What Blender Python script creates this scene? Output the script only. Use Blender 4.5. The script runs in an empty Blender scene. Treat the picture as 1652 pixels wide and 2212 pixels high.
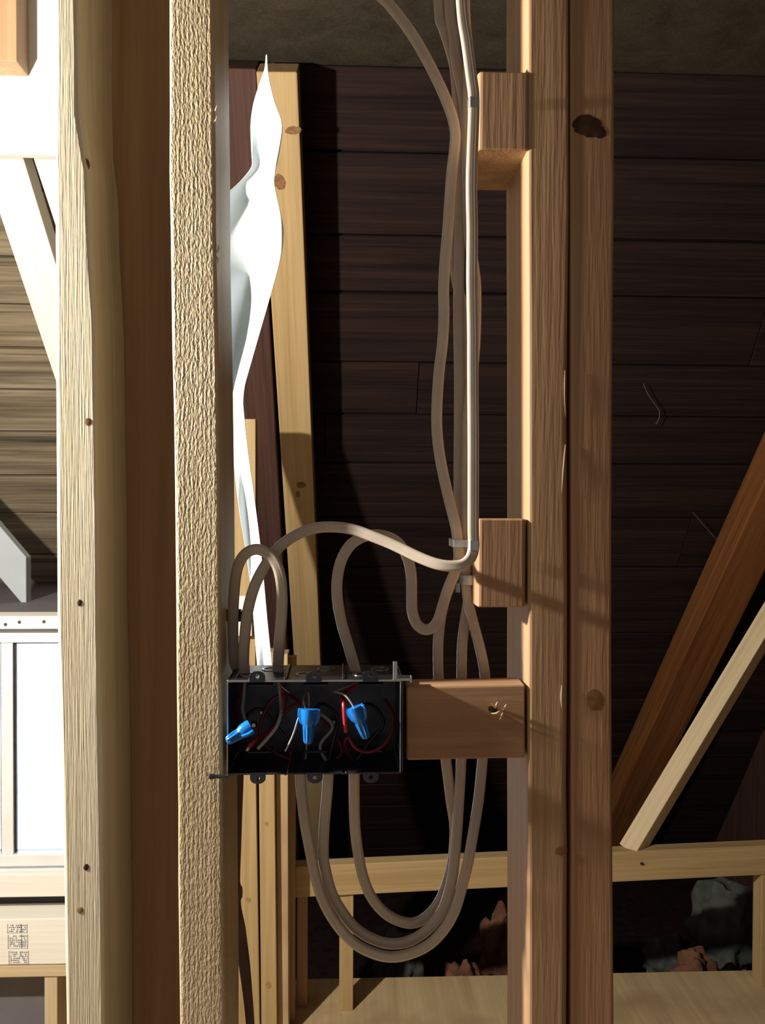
import bpy, bmesh, math, random
from mathutils import Vector, Matrix, noise

random.seed(7)
scn = bpy.context.scene
col = scn.collection

# ------------------------------------------------------------------ camera
W, H, F = 1652.0, 2212.0, 1900.0
EYE = Vector((0.0, -0.775, 1.3))
YAW, PITCH, ROLL = -math.atan(83 / F), -math.atan(36 / F), 0.0042
R3 = (Matrix.Rotation(YAW, 3, 'Z') @ Matrix.Rotation(math.pi / 2 + PITCH, 3, 'X') @ Matrix.Rotation(ROLL, 3, 'Z'))
cam_d = bpy.data.cameras.new('camera')
cam_d.sensor_width = 36.0
cam_d.lens = F / H * 36.0
cam_d.clip_start = 0.01
cam = bpy.data.objects.new('camera', cam_d)
cam.matrix_world = Matrix.Translation(EYE) @ R3.to_4x4()
col.objects.link(cam)
scn.camera = cam

# ------------------------------------------------------------------ light
scn.view_settings.view_transform = 'Standard'
scn.view_settings.look = 'None'
scn.view_settings.gamma = 1.0
scn.view_settings.use_curve_mapping = False
scn.view_settings.exposure = 0.22
world = bpy.data.worlds.new('daylight')
scn.world = world
world.use_nodes = True
bg = world.node_tree.nodes['Background']
bg.inputs[0].default_value = (0.72, 0.86, 1.0, 1)
bg.inputs[1].default_value = 9.0

def lamp(name, loc, power, colour, radius):
    d = bpy.data.lights.new(name, 'POINT')
    d.energy = power
    d.color = colour
    d.shadow_soft_size = radius
    o = bpy.data.objects.new(name, d)
    o.location = loc
    col.objects.link(o)
    return o

lamp('work_light', (-0.86, -0.061, 1.57), 118.0, (1.0, 0.93, 0.80), 0.026)

# ------------------------------------------------------------------ helpers
def P(px, py, Y):
    """point on the plane y = Y that lies on the line of sight of a photograph pixel"""
    d = R3 @ Vector(((px - W / 2) / F, -(py - H / 2) / F, -1.0))
    t = (Y - EYE.y) / d.y
    return EYE + d * t

def tag(o, label=None, cat=None, group=None, kind=None):
    if label: o['label'] = label
    if cat: o['category'] = cat
    if group: o['group'] = group
    if kind: o['kind'] = kind
    return o

def link(name, me, mat, parent=None, mw=None, smooth=True, sharp=35):
    if mat is not None: me.materials.append(mat)
    if smooth:
        me.shade_smooth()
        me.set_sharp_from_angle(angle=math.radians(sharp))
    o = bpy.data.objects.new(name, me)
    col.objects.link(o)
    if mw is not None: o.matrix_world = mw
    if parent is not None:
        o.parent = parent
        o.matrix_parent_inverse = world_of(parent).inverted()
    return o

def world_of(o):
    m = o.matrix_basis.copy()
    if o.parent is not None:
        m = world_of(o.parent) @ o.matrix_parent_inverse @ m
    return m

def mesh(name, vs, fs):
    me = bpy.data.meshes.new(name)
    me.from_pydata([tuple(v) for v in vs], [], fs)
    me.update()
    return me

def empty(name, loc=(0, 0, 0)):
    o = bpy.data.objects.new(name, None)
    o.location = loc
    o.empty_display_size = 0.05
    col.objects.link(o)
    return o

def ring_rect(xl, xr, yf, yb, r, seg=3, rfr=None):
    """rounded rectangle, counter-clockwise seen from +z; rfr = radius of the (right, front) corner"""
    pts = []
    rf = r if rfr is None else rfr
    for (cx, cy, a0, rr) in ((xr, yf, -90, rf), (xr, yb, 0, r), (xl, yb, 90, r), (xl, yf, 180, r)):
        ox = cx - rr if cx == xr else cx + rr
        oy = cy + rr if cy == yf else cy - rr
        for k in range(seg + 1):
            a = math.radians(a0 + 90 * k / seg)
            pts.append((ox + rr * math.cos(a), oy + rr * math.sin(a)))
    return pts

def loft(name, rings):
    n = len(rings[0])
    vs = [p for r in rings for p in r]
    fs = []
    for i in range(len(rings) - 1):
        for k in range(n):
            a, b = i * n + k, i * n + (k + 1) % n
            fs.append((a, b, b + n, a + n))
    fs.append(tuple(reversed(range(n))))
    fs.append(tuple((len(rings) - 1) * n + k for k in range(n)))
    return mesh(name, vs, fs)

def stud(name, rows, mat, r=0.003, parent=None, rfr=None, jitter=0.0):
    """upright timber; rows = (z, x_left, x_right, y_front, y_back[, wane radius]) from the bottom up, in world metres"""
    z0 = rows[0][0]
    x0 = (rows[0][1] + rows[0][2]) / 2
    y0 = (rows[0][3] + rows[0][4]) / 2
    rings = []
    for row in rows:
        z, xl, xr, yf, yb = row[:5]
        w = row[5] if len(row) > 5 else rfr
        j = (random.uniform(-jitter, jitter), random.uniform(-jitter, jitter)) if jitter else (0, 0)
        rings.append([(x - x0, y - y0, z - z0) for x, y in ring_rect(xl + j[0], xr + j[1], yf, yb, r, rfr=w)])
    return link(name, loft(name, rings), mat, parent, Matrix.Translation((x0, y0, z0)), sharp=9)

def board(name, a, b, w, t, xdir, mat, parent=None, r=0.0025, seg=2, shift=(0, 0)):
    """straight timber from a to b; w measured along xdir, t across it"""
    a, b = Vector(a), Vector(b)
    z = (b - a).normalized()
    x = Vector(xdir)
    x = (x - z * x.dot(z)).normalized()
    y = z.cross(x)
    L = (b - a).length
    rg = ring_rect(-w / 2, w / 2, -t / 2, t / 2, r, seg)
    e = r * 0.6
    rings = [[(p[0] * (1 - 2 * e / w), p[1] * (1 - 2 * e / t), 0) for p in rg], [(p[0], p[1], e) for p in rg],
             [(p[0], p[1], L - e) for p in rg], [(p[0] * (1 - 2 * e / w), p[1] * (1 - 2 * e / t), L) for p in rg]]
    M = Matrix((x, y, z)).transposed().to_4x4()
    M.translation = a + x * shift[0] + y * shift[1]
    return link(name, loft(name, rings), mat, parent, M, sharp=12)

def slab(name, x0, x1, y0, y1, z0, z1, mat, parent=None, r=0.002):
    """axis-aligned board with its long axis as local z, so that the grain runs along it"""
    d = (x1 - x0, y1 - y0, z1 - z0)
    k = d.index(max(d))
    c = Vector(((x0 + x1) / 2, (y0 + y1) / 2, (z0 + z1) / 2))
    ax = [Vector((1, 0, 0)), Vector((0, 1, 0)), Vector((0, 0, 1))]
    a, b = c - ax[k] * d[k] / 2, c + ax[k] * d[k] / 2
    o = [i for i in range(3) if i != k]
    r = min(r, d[o[0]] * 0.3, d[o[1]] * 0.3)
    return board(name, a, b, d[o[0]], d[o[1]], ax[o[0]], mat, parent, r)

def boxes_mesh(name, lst):
    vs, fs = [], []
    for (x0, x1, y0, y1, z0, z1) in lst:
        n = len(vs)
        vs += [(x, y, z) for z in (z0, z1) for y in (y0, y1) for x in (x0, x1)]
        fs += [tuple(n + i for i in f) for f in ((0, 2, 3, 1), (4, 5, 7, 6), (0, 1, 5, 4), (2, 6, 7, 3), (0, 4, 6, 2), (1, 3, 7, 5))]
    return mesh(name, vs, fs)

def smooth_path(pts, sub=6, passes=2):
    pts = [Vector(p) for p in pts]
    out = []
    n = len(pts)
    for i in range(n - 1):
        p0, p1, p2, p3 = pts[max(i - 1, 0)], pts[i], pts[i + 1], pts[min(i + 2, n - 1)]
        for k in range(sub):
            t = k / sub
            out.append(0.5 * ((2 * p1) + (p2 - p0) * t + (2 * p0 - 5 * p1 + 4 * p2 - p3) * t * t + (3 * p1 - p0 - 3 * p2 + p3) * t ** 3))
    out.append(pts[-1])
    for _ in range(passes):
        q = list(out)
        for i in range(1, len(out) - 1):
            q[i] = out[i] * 0.5 + (out[i - 1] + out[i + 1]) * 0.25
        out = q
    return out

def cable_section(n):
    out = []
    for k in range(n):
        c, q = math.cos(2 * math.pi * k / n), math.sin(2 * math.pi * k / n)
        x = math.copysign(abs(c) ** 0.8, c)
        y = math.copysign(abs(q) ** 0.75, q) * (1 - 0.22 * math.exp(-(x / 0.2) ** 2))
        out.append((x, y))
    return out

def sweep(name, path, a, b, mat, parent=None, n=12, flat=(0, 1, 0), taper=None, section=None):
    """tube of elliptical section; a = half width across the view, b = half thickness"""
    fl = Vector(flat)
    rings = []
    o = path[0].copy()
    for i, p in enumerate(path):
        t = (path[min(i + 1, len(path) - 1)] - path[max(i - 1, 0)]).normalized()
        w = t.cross(fl)
        if w.length < 1e-4: w = t.cross(Vector((1, 0, 0)))
        w.normalize()
        nn = w.cross(t)
        s = 1.0 if taper is None else taper(i / (len(path) - 1))
        sec = section or [(math.cos(2 * math.pi * k / n), math.sin(2 * math.pi * k / n)) for k in range(n)]
        rings.append([tuple(p - o + w * (a * s * cx) + nn * (b * s * cy)) for cx, cy in sec])
    return link(name, loft(name, rings), mat, parent, Matrix.Translation(o), sharp=60)

# ------------------------------------------------------------------ materials
def new_mat(name):
    m = bpy.data.materials.new(name)
    m.use_nodes = True
    nt = m.node_tree
    return m, nt, nt.nodes['Principled BSDF']

def wood(name, dark, mid, light, grain=(38, 38, 1.6), ring=7.0, rough=0.62, bump=0.25, fine=(260, 260, 14), rustic=0.0, spec=0.35, blotch=None):
    m, nt, bsdf = new_mat(name)
    N, L = nt.nodes.new, nt.links.new
    tc, oi = N('ShaderNodeTexCoord'), N('ShaderNodeObjectInfo')
    add = N('ShaderNodeVectorMath'); add.operation = 'ADD'
    mul = N('ShaderNodeMath'); mul.operation = 'MULTIPLY'; mul.inputs[1].default_value = 7.3
    L(oi.outputs['Random'], mul.inputs[0])
    L(tc.outputs['Object'], add.inputs[0]); L(mul.outputs[0], add.inputs[1])
    mp = N('ShaderNodeMapping'); mp.inputs['Scale'].default_value = grain
    L(add.outputs[0], mp.inputs[0])
    n1 = N('ShaderNodeTexNoise'); n1.inputs['Scale'].default_value = 1.0; n1.inputs['Detail'].default_value = 6; n1.inputs['Roughness'].default_value = 0.62; n1.inputs['Distortion'].default_value = 0.6
    L(mp.outputs[0], n1.inputs[0])
    mp2 = N('ShaderNodeMapping'); mp2.inputs['Scale'].default_value = (ring * 22, ring * 22, ring * 0.35)
    L(add.outputs[0], mp2.inputs[0])
    wv = N('ShaderNodeTexNoise'); wv.inputs['Scale'].default_value = 1.0; wv.inputs['Detail'].default_value = 4; wv.inputs['Distortion'].default_value = 0.3
    L(mp2.outputs[0], wv.inputs[0])
    mixf = N('ShaderNodeMix'); mixf.inputs[0].default_value = 0.38
    L(n1.outputs[0], mixf.inputs[2]); L(wv.outputs[0], mixf.inputs[3])
    cr = N('ShaderNodeValToRGB')
    e = cr.color_ramp.elements
    e[0].position, e[0].color = 0.33, (*dark, 1)
    e[1].position, e[1].color = 0.67, (*light, 1)
    k = e.new(0.5); k.color = (*mid, 1)
    L(mixf.outputs[0], cr.inputs[0])
    out = cr.outputs[0]
    if blotch:
        nb = N('ShaderNodeTexNoise'); nb.inputs['Scale'].default_value = blotch[1]; nb.inputs['Detail'].default_value = 3
        L(add.outputs[0], nb.inputs[0])
        rb = N('ShaderNodeValToRGB'); rb.color_ramp.elements[0].position = 0.5; rb.color_ramp.elements[1].position = 0.72
        L(nb.outputs[0], rb.inputs[0])
        mb = N('ShaderNodeMix'); mb.data_type = 'RGBA'
        L(rb.outputs[0], mb.inputs[0]); L(out, mb.inputs[6]); mb.inputs[7].default_value = (*blotch[0], 1)
        out = mb.outputs[2]
    L(out, bsdf.inputs['Base Color'])
    bsdf.inputs['Roughness'].default_value = rough
    bsdf.inputs['Specular IOR Level'].default_value = spec
    mp3 = N('ShaderNodeMapping'); mp3.inputs['Scale'].default_value = fine
    L(add.outputs[0], mp3.inputs[0])
    n2 = N('ShaderNodeTexNoise'); n2.inputs['Scale'].default_value = 1.0; n2.inputs['Detail'].default_value = 3
    L(mp3.outputs[0], n2.inputs[0])
    bp = N('ShaderNodeBump'); bp.inputs['Strength'].default_value = bump; bp.inputs['Distance'].default_value = 0.0012
    L(n2.outputs[0], bp.inputs['Height'])
    nrm = bp.outputs[0]
    if rustic:
        mp4 = N('ShaderNodeMapping'); mp4.inputs['Scale'].default_value = (600, 600, 220)
        L(add.outputs[0], mp4.inputs[0])
        vo = N('ShaderNodeTexNoise'); vo.inputs['Scale'].default_value = 1.0; vo.inputs['Detail'].default_value = 2
        L(mp4.outputs[0], vo.inputs[0])
        rib = N('ShaderNodeTexWave'); rib.bands_direction = 'X'; rib.inputs['Scale'].default_value = 82.0; rib.inputs['Distortion'].default_value = 2.0; rib.inputs['Detail Scale'].default_value = 2.0
        mp5 = N('ShaderNodeMapping'); mp5.inputs['Scale'].default_value = (1, 1, 0.15)
        L(add.outputs[0], mp5.inputs[0]); L(mp5.outputs[0], rib.inputs[0])
        mm = N('ShaderNodeMath'); mm.operation = 'MULTIPLY_ADD'; mm.inputs[1].default_value = 0.13
        L(rib.outputs['Fac'], mm.inputs[0]); L(vo.outputs[0], mm.inputs[2])
        b2 = N('ShaderNodeBump'); b2.inputs['Strength'].default_value = rustic; b2.inputs['Distance'].default_value = 0.0022
        L(mm.outputs[0], b2.inputs['Height']); L(nrm, b2.inputs['Normal'])
        nrm = b2.outputs[0]
    L(nrm, bsdf.inputs['Normal'])
    return m

def plain(name, colour, rough=0.5, metal=0.0, spec=0.5, var=0.0, scale=30, bump=0.0, trans=0.0):
    m, nt, bsdf = new_mat(name)
    N, L = nt.nodes.new, nt.links.new
    bsdf.inputs['Roughness'].default_value = rough
    bsdf.inputs['Metallic'].default_value = metal
    bsdf.inputs['Specular IOR Level'].default_value = spec
    tc = N('ShaderNodeTexCoord')
    n1 = N('ShaderNodeTexNoise'); n1.inputs['Scale'].default_value = scale; n1.inputs['Detail'].default_value = 5
    L(tc.outputs['Object'], n1.inputs[0])
    cr = N('ShaderNodeValToRGB')
    e = cr.color_ramp.elements
    e[0].position, e[0].color = 0.3, (*[c * (1 - var) for c in colour], 1)
    e[1].position, e[1].color = 0.7, (*[min(1, c * (1 + var * 0.6)) for c in colour], 1)
    L(n1.outputs[0], cr.inputs[0]); L(cr.outputs[0], bsdf.inputs['Base Color'])
    if bump:
        bp = N('ShaderNodeBump'); bp.inputs['Strength'].default_value = bump; bp.inputs['Distance'].default_value = 0.002
        L(n1.outputs[0], bp.inputs['Height']); L(bp.outputs[0], bsdf.inputs['Normal'])
    if trans:
        tr = N('ShaderNodeBsdfTranslucent'); L(cr.outputs[0], tr.inputs[0])
        mx = N('ShaderNodeMixShader'); mx.inputs[0].default_value = trans
        L(bsdf.outputs[0], mx.inputs[1]); L(tr.outputs[0], mx.inputs[2])
        L(mx.outputs[0], nt.nodes['Material Output'].inputs[0])
    return m

M = {}
M['pine'] = wood('pine', (0.44, 0.29, 0.15), (0.55, 0.39, 0.22), (0.62, 0.47, 0.29))
M['pine_pale'] = wood('pine_pale', (0.50, 0.37, 0.22), (0.61, 0.48, 0.30), (0.68, 0.56, 0.38), bump=0.5)
M['pine_sawn'] = wood('pine_rough_sawn', (0.46, 0.36, 0.22), (0.59, 0.48, 0.31), (0.70, 0.60, 0.42), bump=0.3, rustic=0.6, rough=0.45, spec=0.6)
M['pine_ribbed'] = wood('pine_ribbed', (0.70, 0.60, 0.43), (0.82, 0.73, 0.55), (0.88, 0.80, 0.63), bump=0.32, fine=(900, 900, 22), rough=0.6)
M['fir'] = wood('fir', (0.33, 0.195, 0.105), (0.42, 0.26, 0.145), (0.49, 0.325, 0.19), rough=0.58)
M['fir_red'] = wood('fir_reddish', (0.31, 0.168, 0.09), (0.39, 0.222, 0.125), (0.45, 0.28, 0.165), rough=0.55)
M['yellow_pine'] = wood('yellow_pine', (0.36, 0.24, 0.11), (0.44, 0.305, 0.145), (0.51, 0.37, 0.195), bump=0.15)
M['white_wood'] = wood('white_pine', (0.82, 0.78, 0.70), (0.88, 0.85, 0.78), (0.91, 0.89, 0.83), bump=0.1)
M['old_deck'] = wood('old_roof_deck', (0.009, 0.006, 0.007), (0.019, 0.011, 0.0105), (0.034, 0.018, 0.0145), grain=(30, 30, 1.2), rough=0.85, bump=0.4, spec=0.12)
M['lit_grey_deck'] = wood('lit_grey_roof_deck', (0.055, 0.042, 0.03), (0.19, 0.15, 0.10), (0.33, 0.27, 0.19), grain=(30, 30, 1.2), rough=0.75, bump=0.5, spec=0.2)  # grey-tan left boards; the stronger light there is put into their paler colour
M['old_rafter'] = wood('old_rafter', (0.11, 0.040, 0.014), (0.20, 0.075, 0.024), (0.29, 0.115, 0.035), rough=0.7, spec=0.2)
M['dark_rafter'] = wood('dark_rafter', (0.045, 0.022, 0.018), (0.075, 0.036, 0.03), (0.10, 0.05, 0.04), rough=0.75, spec=0.2)
M['plywood'] = wood('plywood', (0.42, 0.29, 0.15), (0.54, 0.40, 0.22), (0.62, 0.48, 0.28), grain=(14, 14, 1.0), ring=4, blotch=((0.40, 0.27, 0.16), 6.0))
M['shell'] = plain('plaster_board', (0.25, 0.26, 0.30), 0.85, var=0.06, scale=6)
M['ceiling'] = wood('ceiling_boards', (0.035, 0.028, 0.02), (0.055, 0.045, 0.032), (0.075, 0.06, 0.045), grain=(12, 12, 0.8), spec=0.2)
M['dormer'] = plain('dormer_board', (0.16, 0.15, 0.17), 0.8, var=0.15, scale=8)
M['daylit_grey'] = plain('daylit_grey_wood', (0.42, 0.46, 0.50), 0.6, var=0.08, scale=10)  # rafter tail wood; bluish window daylight is put into its colour
M['knot'] = plain('knot', (0.055, 0.024, 0.012), 0.6, var=0.5, scale=120, spec=0.3)
M['knot_soft'] = plain('knot_soft', (0.22, 0.11, 0.045), 0.6, var=0.4, scale=160, spec=0.3)
M['knot_faint'] = plain('knot_faint', (0.33, 0.21, 0.09), 0.6, var=0.3, scale=160)
M['sliver'] = plain('wood_sliver', (0.78, 0.62, 0.40), 0.5, var=0.2)
M['sheath'] = plain('cable_sheath', (0.52, 0.445, 0.375), 0.24, var=0.07, scale=60, spec=0.55)
M['red'] = plain('red_insulation', (0.55, 0.02, 0.025), 0.35, var=0.1)
M['shaded_red'] = plain('shaded_red_insulation', (0.16, 0.012, 0.02), 0.45, var=0.2)  # darker copy of the red; dimness inside the box is put into the colour
M['white_wire'] = plain('white_insulation', (0.36, 0.34, 0.32), 0.35, var=0.05)
M['black_wire'] = plain('black_insulation', (0.02, 0.02, 0.022), 0.4, var=0.2)
M['copper'] = plain('copper', (0.75, 0.45, 0.30), 0.3, 1.0, var=0.15)
M['bare'] = plain('bare_ground_wire', (0.62, 0.58, 0.56), 0.35, 0.9, var=0.15)
M['steel'] = plain('galvanised_steel', (0.075, 0.08, 0.095), 0.36, 0.92, var=0.4, scale=45, bump=0.08)
M['steel_bright'] = plain('bright_steel', (0.62, 0.63, 0.64), 0.28, 1.0, var=0.15, scale=60)
M['staple'] = plain('staple_steel', (0.55, 0.57, 0.57), 0.32, 0.9, var=0.2, scale=80)
M['blue'] = plain('blue_plastic', (0.008, 0.17, 0.62), 0.22, var=0.08, spec=0.6)
M['wrap'] = plain('white_wrap', (0.56, 0.62, 0.66), 0.5, var=0.05, scale=14, trans=0.10)
M['kraft'] = plain('dark_kraft', (0.15, 0.10, 0.075), 0.8, var=0.25, scale=40)
M['ink'] = plain('stamp_ink', (0.22, 0.22, 0.24), 0.7, var=0.5, scale=300)
M['wool_red'] = plain('clay_red', (0.20, 0.085, 0.05), 0.95, var=0.5, scale=18, bump=0.6)
M['wool_grey'] = plain('wool_grey', (0.10, 0.11, 0.105), 0.95, var=0.5, scale=18, bump=0.6)
M['nail'] = plain('nail_head', (0.10, 0.08, 0.07), 0.5, 0.8, var=0.3)
M['web'] = plain('cobweb', (0.16, 0.14, 0.11), 0.8, var=0.1)
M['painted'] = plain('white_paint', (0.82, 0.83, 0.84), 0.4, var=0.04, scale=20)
gm, gnt, gb = new_mat('window_glass')
gb.inputs['Base Color'].default_value = (0.95, 0.98, 1, 1)
gb.inputs['Roughness'].default_value = 0.0
gb.inputs['Transmission Weight'].default_value = 1.0
gb.inputs['IOR'].default_value = 1.08
M['glass'] = gm

# ------------------------------------------------------------------ setting
CEIL = 2.27
XL, XR, YF, YB = -2.2, 1.62, -2.2, 3.25
YE, ZE = 1.57, -0.36      # the floor stops at YE; the eave bay beyond lies lower
def deck_y(z): return 1.225 + (CEIL - z) / CEIL * 1.6
def deck_x(px, py):  # world point on the sloped deck for a pixel
    d = R3 @ Vector(((px - W / 2) / F, -(py - H / 2) / F, -1.0))
    # y = 1.225 + (CEIL - z) * k
    k = 1.6 / CEIL
    t = (1.225 + (CEIL - EYE.z) * k - EYE.y) / (d.y + d.z * k)
    return EYE + d * t

floor = tag(link('floor', boxes_mesh('floor', [(XL, XR, YF, YE, -0.06, -0.019), (XL, XR, YE - 0.04, YE, ZE, -0.06)]), M['dark_rafter'], smooth=False), kind='structure')
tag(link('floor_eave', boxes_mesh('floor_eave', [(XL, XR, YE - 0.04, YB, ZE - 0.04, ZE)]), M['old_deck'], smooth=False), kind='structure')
for i in range(4):
    x0 = XL + 0.002 + i * (XR - XL) / 4
    for (ya, yb) in ((-2.2, -0.42), (-0.415, YE)):
        slab('plywood_panel', x0, x0 + (XR - XL) / 4 - 0.004, ya, yb, -0.019, 0.0, M['plywood'], floor, 0.001)
tag(link('ceiling', boxes_mesh('ceiling', [(XL, XR, YF, 1.27, CEIL, CEIL + 0.04)]), M['ceiling'], smooth=False), kind='structure')
tag(link('wall_left', boxes_mesh('wall_left', [(XL - 0.04, XL, YF, YB, ZE, CEIL)]), M['shell'], smooth=False), kind='structure')
tag(link('wall_right', boxes_mesh('wall_right', [(XR, XR + 0.04, YF, YB, ZE, CEIL)]), M['dark_rafter'], smooth=False), kind='structure')
tag(link('wall_front', boxes_mesh('wall_front', [(XL, XR, YF - 0.04, YF, 0, CEIL)]), M['shell'], smooth=False), kind='structure')

# sloped roof deck of old boards; on the left it stops above a dormer
XS, ZS = -0.52, 0.93
sl = Vector((0, 1.6, -CEIL)).normalized()          # down the slope
nn = Vector((0, -CEIL, -1.6)).normalized()         # into the room
LEN = math.hypot(1.6, CEIL) * (CEIL - ZE) / CEIL
def deck_pt(x, s, off=0.0):
    return Vector((x, 1.225, CEIL)) + sl * s + nn * off
def deck_back(x0, x1, s0, s1):
    q = [deck_pt(x, s, o) for o in (-0.05, -0.012) for s in (s0, s1) for x in (x0, x1)]
    return q
vs, fs = [], []
for (x0, x1, s0, s1) in ((XS, XR, -0.02, LEN + 0.02), (XL, XS, -0.02, LEN * (CEIL - ZS) / (CEIL - ZE))):
    n = len(vs)
    vs += deck_back(x0, x1, s0, s1)
    fs += [tuple(n + i for i in f) for f in ((0, 2, 3, 1), (4, 5, 7, 6), (0, 1, 5, 4), (2, 6, 7, 3), (0, 4, 6, 2), (1, 3, 7, 5))]
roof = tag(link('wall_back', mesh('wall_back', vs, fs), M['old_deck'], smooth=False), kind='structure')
def plank(x0, x1, s0, s1, mat, tilt):
    a, b = deck_pt(x0, (s0 + s1) / 2, -0.001 + tilt), deck_pt(x1, (s0 + s1) / 2, -0.001 + tilt + random.uniform(-0.002, 0.002))
    board('plank', a, b, s1 - s0 - 0.006, 0.02, sl, mat, roof, 0.002, 1)
s, k = 0.0, 0
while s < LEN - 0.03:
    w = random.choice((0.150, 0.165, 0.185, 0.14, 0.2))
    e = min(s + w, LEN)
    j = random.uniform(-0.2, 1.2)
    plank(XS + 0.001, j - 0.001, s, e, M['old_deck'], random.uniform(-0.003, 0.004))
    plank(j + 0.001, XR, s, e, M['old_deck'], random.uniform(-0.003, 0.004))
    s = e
s = 0.0
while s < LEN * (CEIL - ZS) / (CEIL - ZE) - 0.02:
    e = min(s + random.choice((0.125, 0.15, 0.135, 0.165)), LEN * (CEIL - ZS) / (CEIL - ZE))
    plank(XL, XS - 0.001, s, e, M['lit_grey_deck'], random.uniform(-0.003, 0.004))
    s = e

# dormer wall with the window, lower left
YD = 1.33
def zd(py, Y=YD): return P(60, py, Y).z
def xd(px, py=1600, Y=YD): return P(px, py, Y).x
XW0, XW1 = -1.30, -0.60
zt, zb = zd(1362), zd(1868)
zc_ = zd(1342)
tag(link('wall_dormer', boxes_mesh('wall_dormer', [
    (XL, XW0, YD + 0.05, YD + 0.07, 0, zc_), (XW1, XS, YD + 0.05, YD + 0.07, 0, zc_),
    (XW0, XW1, YD + 0.05, YD + 0.07, 0, zb), (XW0, XW1, YD + 0.05, YD + 0.07, zt, zc_),
    (XL, XS, YD + 0.03, deck_y(ZS) + 0.03, zc_, zc_ + 0.012),
    (XL, XS, deck_y(ZS) + 0.01, deck_y(ZS) + 0.03, ZS - 0.1, zc_),
    (XS - 0.02, XS, YD + 0.05, deck_y(ZE), ZE, zc_)]), M['dormer'], smooth=False), kind='structure')
win = tag(empty('window_1', ((XW0 + XW1) / 2, YD, zb)), kind='structure')
fw = 0.036
slab('window_frame', XW0, XW1, YD - 0.01, YD + 0.03, zd(1387), zt, M['painted'], win)
slab('window_frame', XW0, XW1, YD - 0.01, YD + 0.03, zb, zd(1843), M['painted'], win)
slab('window_frame', XW0, XW0 + fw, YD - 0.01, YD + 0.03, zd(1843), zd(1387), M['painted'], win)
slab('window_frame', XW1 - fw, XW1, YD - 0.01, YD + 0.03, zd(1843), zd(1387), M['painted'], win)
slab('mullion', xd(4), xd(30), YD - 0.006, YD + 0.026, zd(1843), zd(1387), M['painted'], win)
for (a, b) in ((XW0 + fw, xd(4)), (xd(30), XW1 - fw)):
    link('pane', boxes_mesh('pane', [(a, b, YD + 0.008, YD + 0.012, zd(1843), zd(1387))]), M['glass'], win, smooth=False)
    g = 0.004
    link('glazing_bead', boxes_mesh('glazing_bead', [(a, b, YD + 0.002, YD + 0.007, zd(1387) - g, zd(1387)), (a, a + g, YD + 0.002, YD + 0.007, zd(1843), zd(1387)),
         (b - g, b, YD + 0.002, YD + 0.007, zd(1843), zd(1387))]), M['steel'], win, smooth=False)

def nail_heads(o, pts, r=0.004, y=None, mat=None, nm='nail_head'):
    for (px, py, Y) in pts:
        c = P(px, py, Y)
        vs = [(r * math.cos(2 * math.pi * k / 10), yy, r * math.sin(2 * math.pi * k / 10)) for yy in (-0.0008, 0.002) for k in range(10)]
        fs = [tuple(range(10)), tuple(reversed(range(10, 20)))] + [(k, k + 10, (k + 1) % 10 + 10, (k + 1) % 10) for k in range(10)]
        link(nm, mesh(nm, vs, fs), mat or M['nail'], o, Matrix.Translation(c), smooth=False)

o = tag(slab('nailing_strip', XL, XS, YD - 0.045, YD + 0.03, zd(1359, YD - 0.045), zd(1331, YD - 0.045), M['white_wood']), 'narrow pale strip with dark nail heads running along the top of the bright window', 'board')
nail_heads(o, ((12, 1349, YD - 0.045), (42, 1344, YD - 0.045), (95, 1343, YD - 0.045)))
tag(slab('apron_board', XL, XS - 0.03, YD - 0.03, YD + 0.03, zd(1938, YD - 0.03), zd(1889, YD - 0.03), M['white_wood']), 'bright white horizontal board just below the window sill', 'board')
sb = tag(slab('stamped_board', XL, XS - 0.03, YD - 0.05, YD + 0.03, zd(2084, YD - 0.05), zd(1985, YD - 0.05), M['white_wood']), 'wide pale board carrying three grey ink stamps, below the window', 'board')
Ys = YD - 0.0505
def stamp(x0, x1, y0, y1, div, seed):
    rnd = random.Random(seed)
    L = []
    def bar(ax, bx, ay, by):
        a, b = P(ax, by, Ys), P(bx, ay, Ys)
        L.append((a.x, b.x, Ys - 0.0002, Ys + 0.0004, a.z, b.z))
    bar(x0, x0 + 1.2, y0, y1); bar(x1 - 1.2, x1, y0, y1); bar(x0, x1, y1 - 1.2, y1)
    if div: bar(div, div + 1.2, y0, y1)
    y = y0 + 2
    while y < y1 - 4:
        x = x0 + 3.5
        while x < x1 - 4:
            w = rnd.uniform(1.2, 4.0)
            if rnd.random() < 0.75: bar(x, min(x + w, x1 - 3), y + rnd.uniform(-0.4, 0.4), y + 2.4)
            x += w + rnd.uniform(0.8, 1.8)
        y += 4.3
    link('ink_stamp', boxes_mesh('ink_stamp', L), M['ink'], sb, smooth=False)
stamp(16, 59, 1996, 2016, 45, 1)
stamp(17, 60, 2019, 2049, 46, 2)
stamp(19, 62, 2054, 2083, None, 3)
tag(slab('sole_rail', XL, XS - 0.03, YD - 0.05, YD + 0.03, zd(2111, YD - 0.05), zd(2086, YD - 0.05), M['pine_pale']), 'slim cream rail fixed under the stamped board', 'board')
a, b = P(97, 2111, YD - 0.04), P(125, 2111, YD - 0.04)
tag(slab('short_stud', a.x, b.x, YD - 0.045, YD + 0.03, 0.0, P(97, 2111, YD - 0.05).z - 0.002, M['pine_pale']), 'short cream stud standing under the slim rail at lower left', 'stud')

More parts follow.
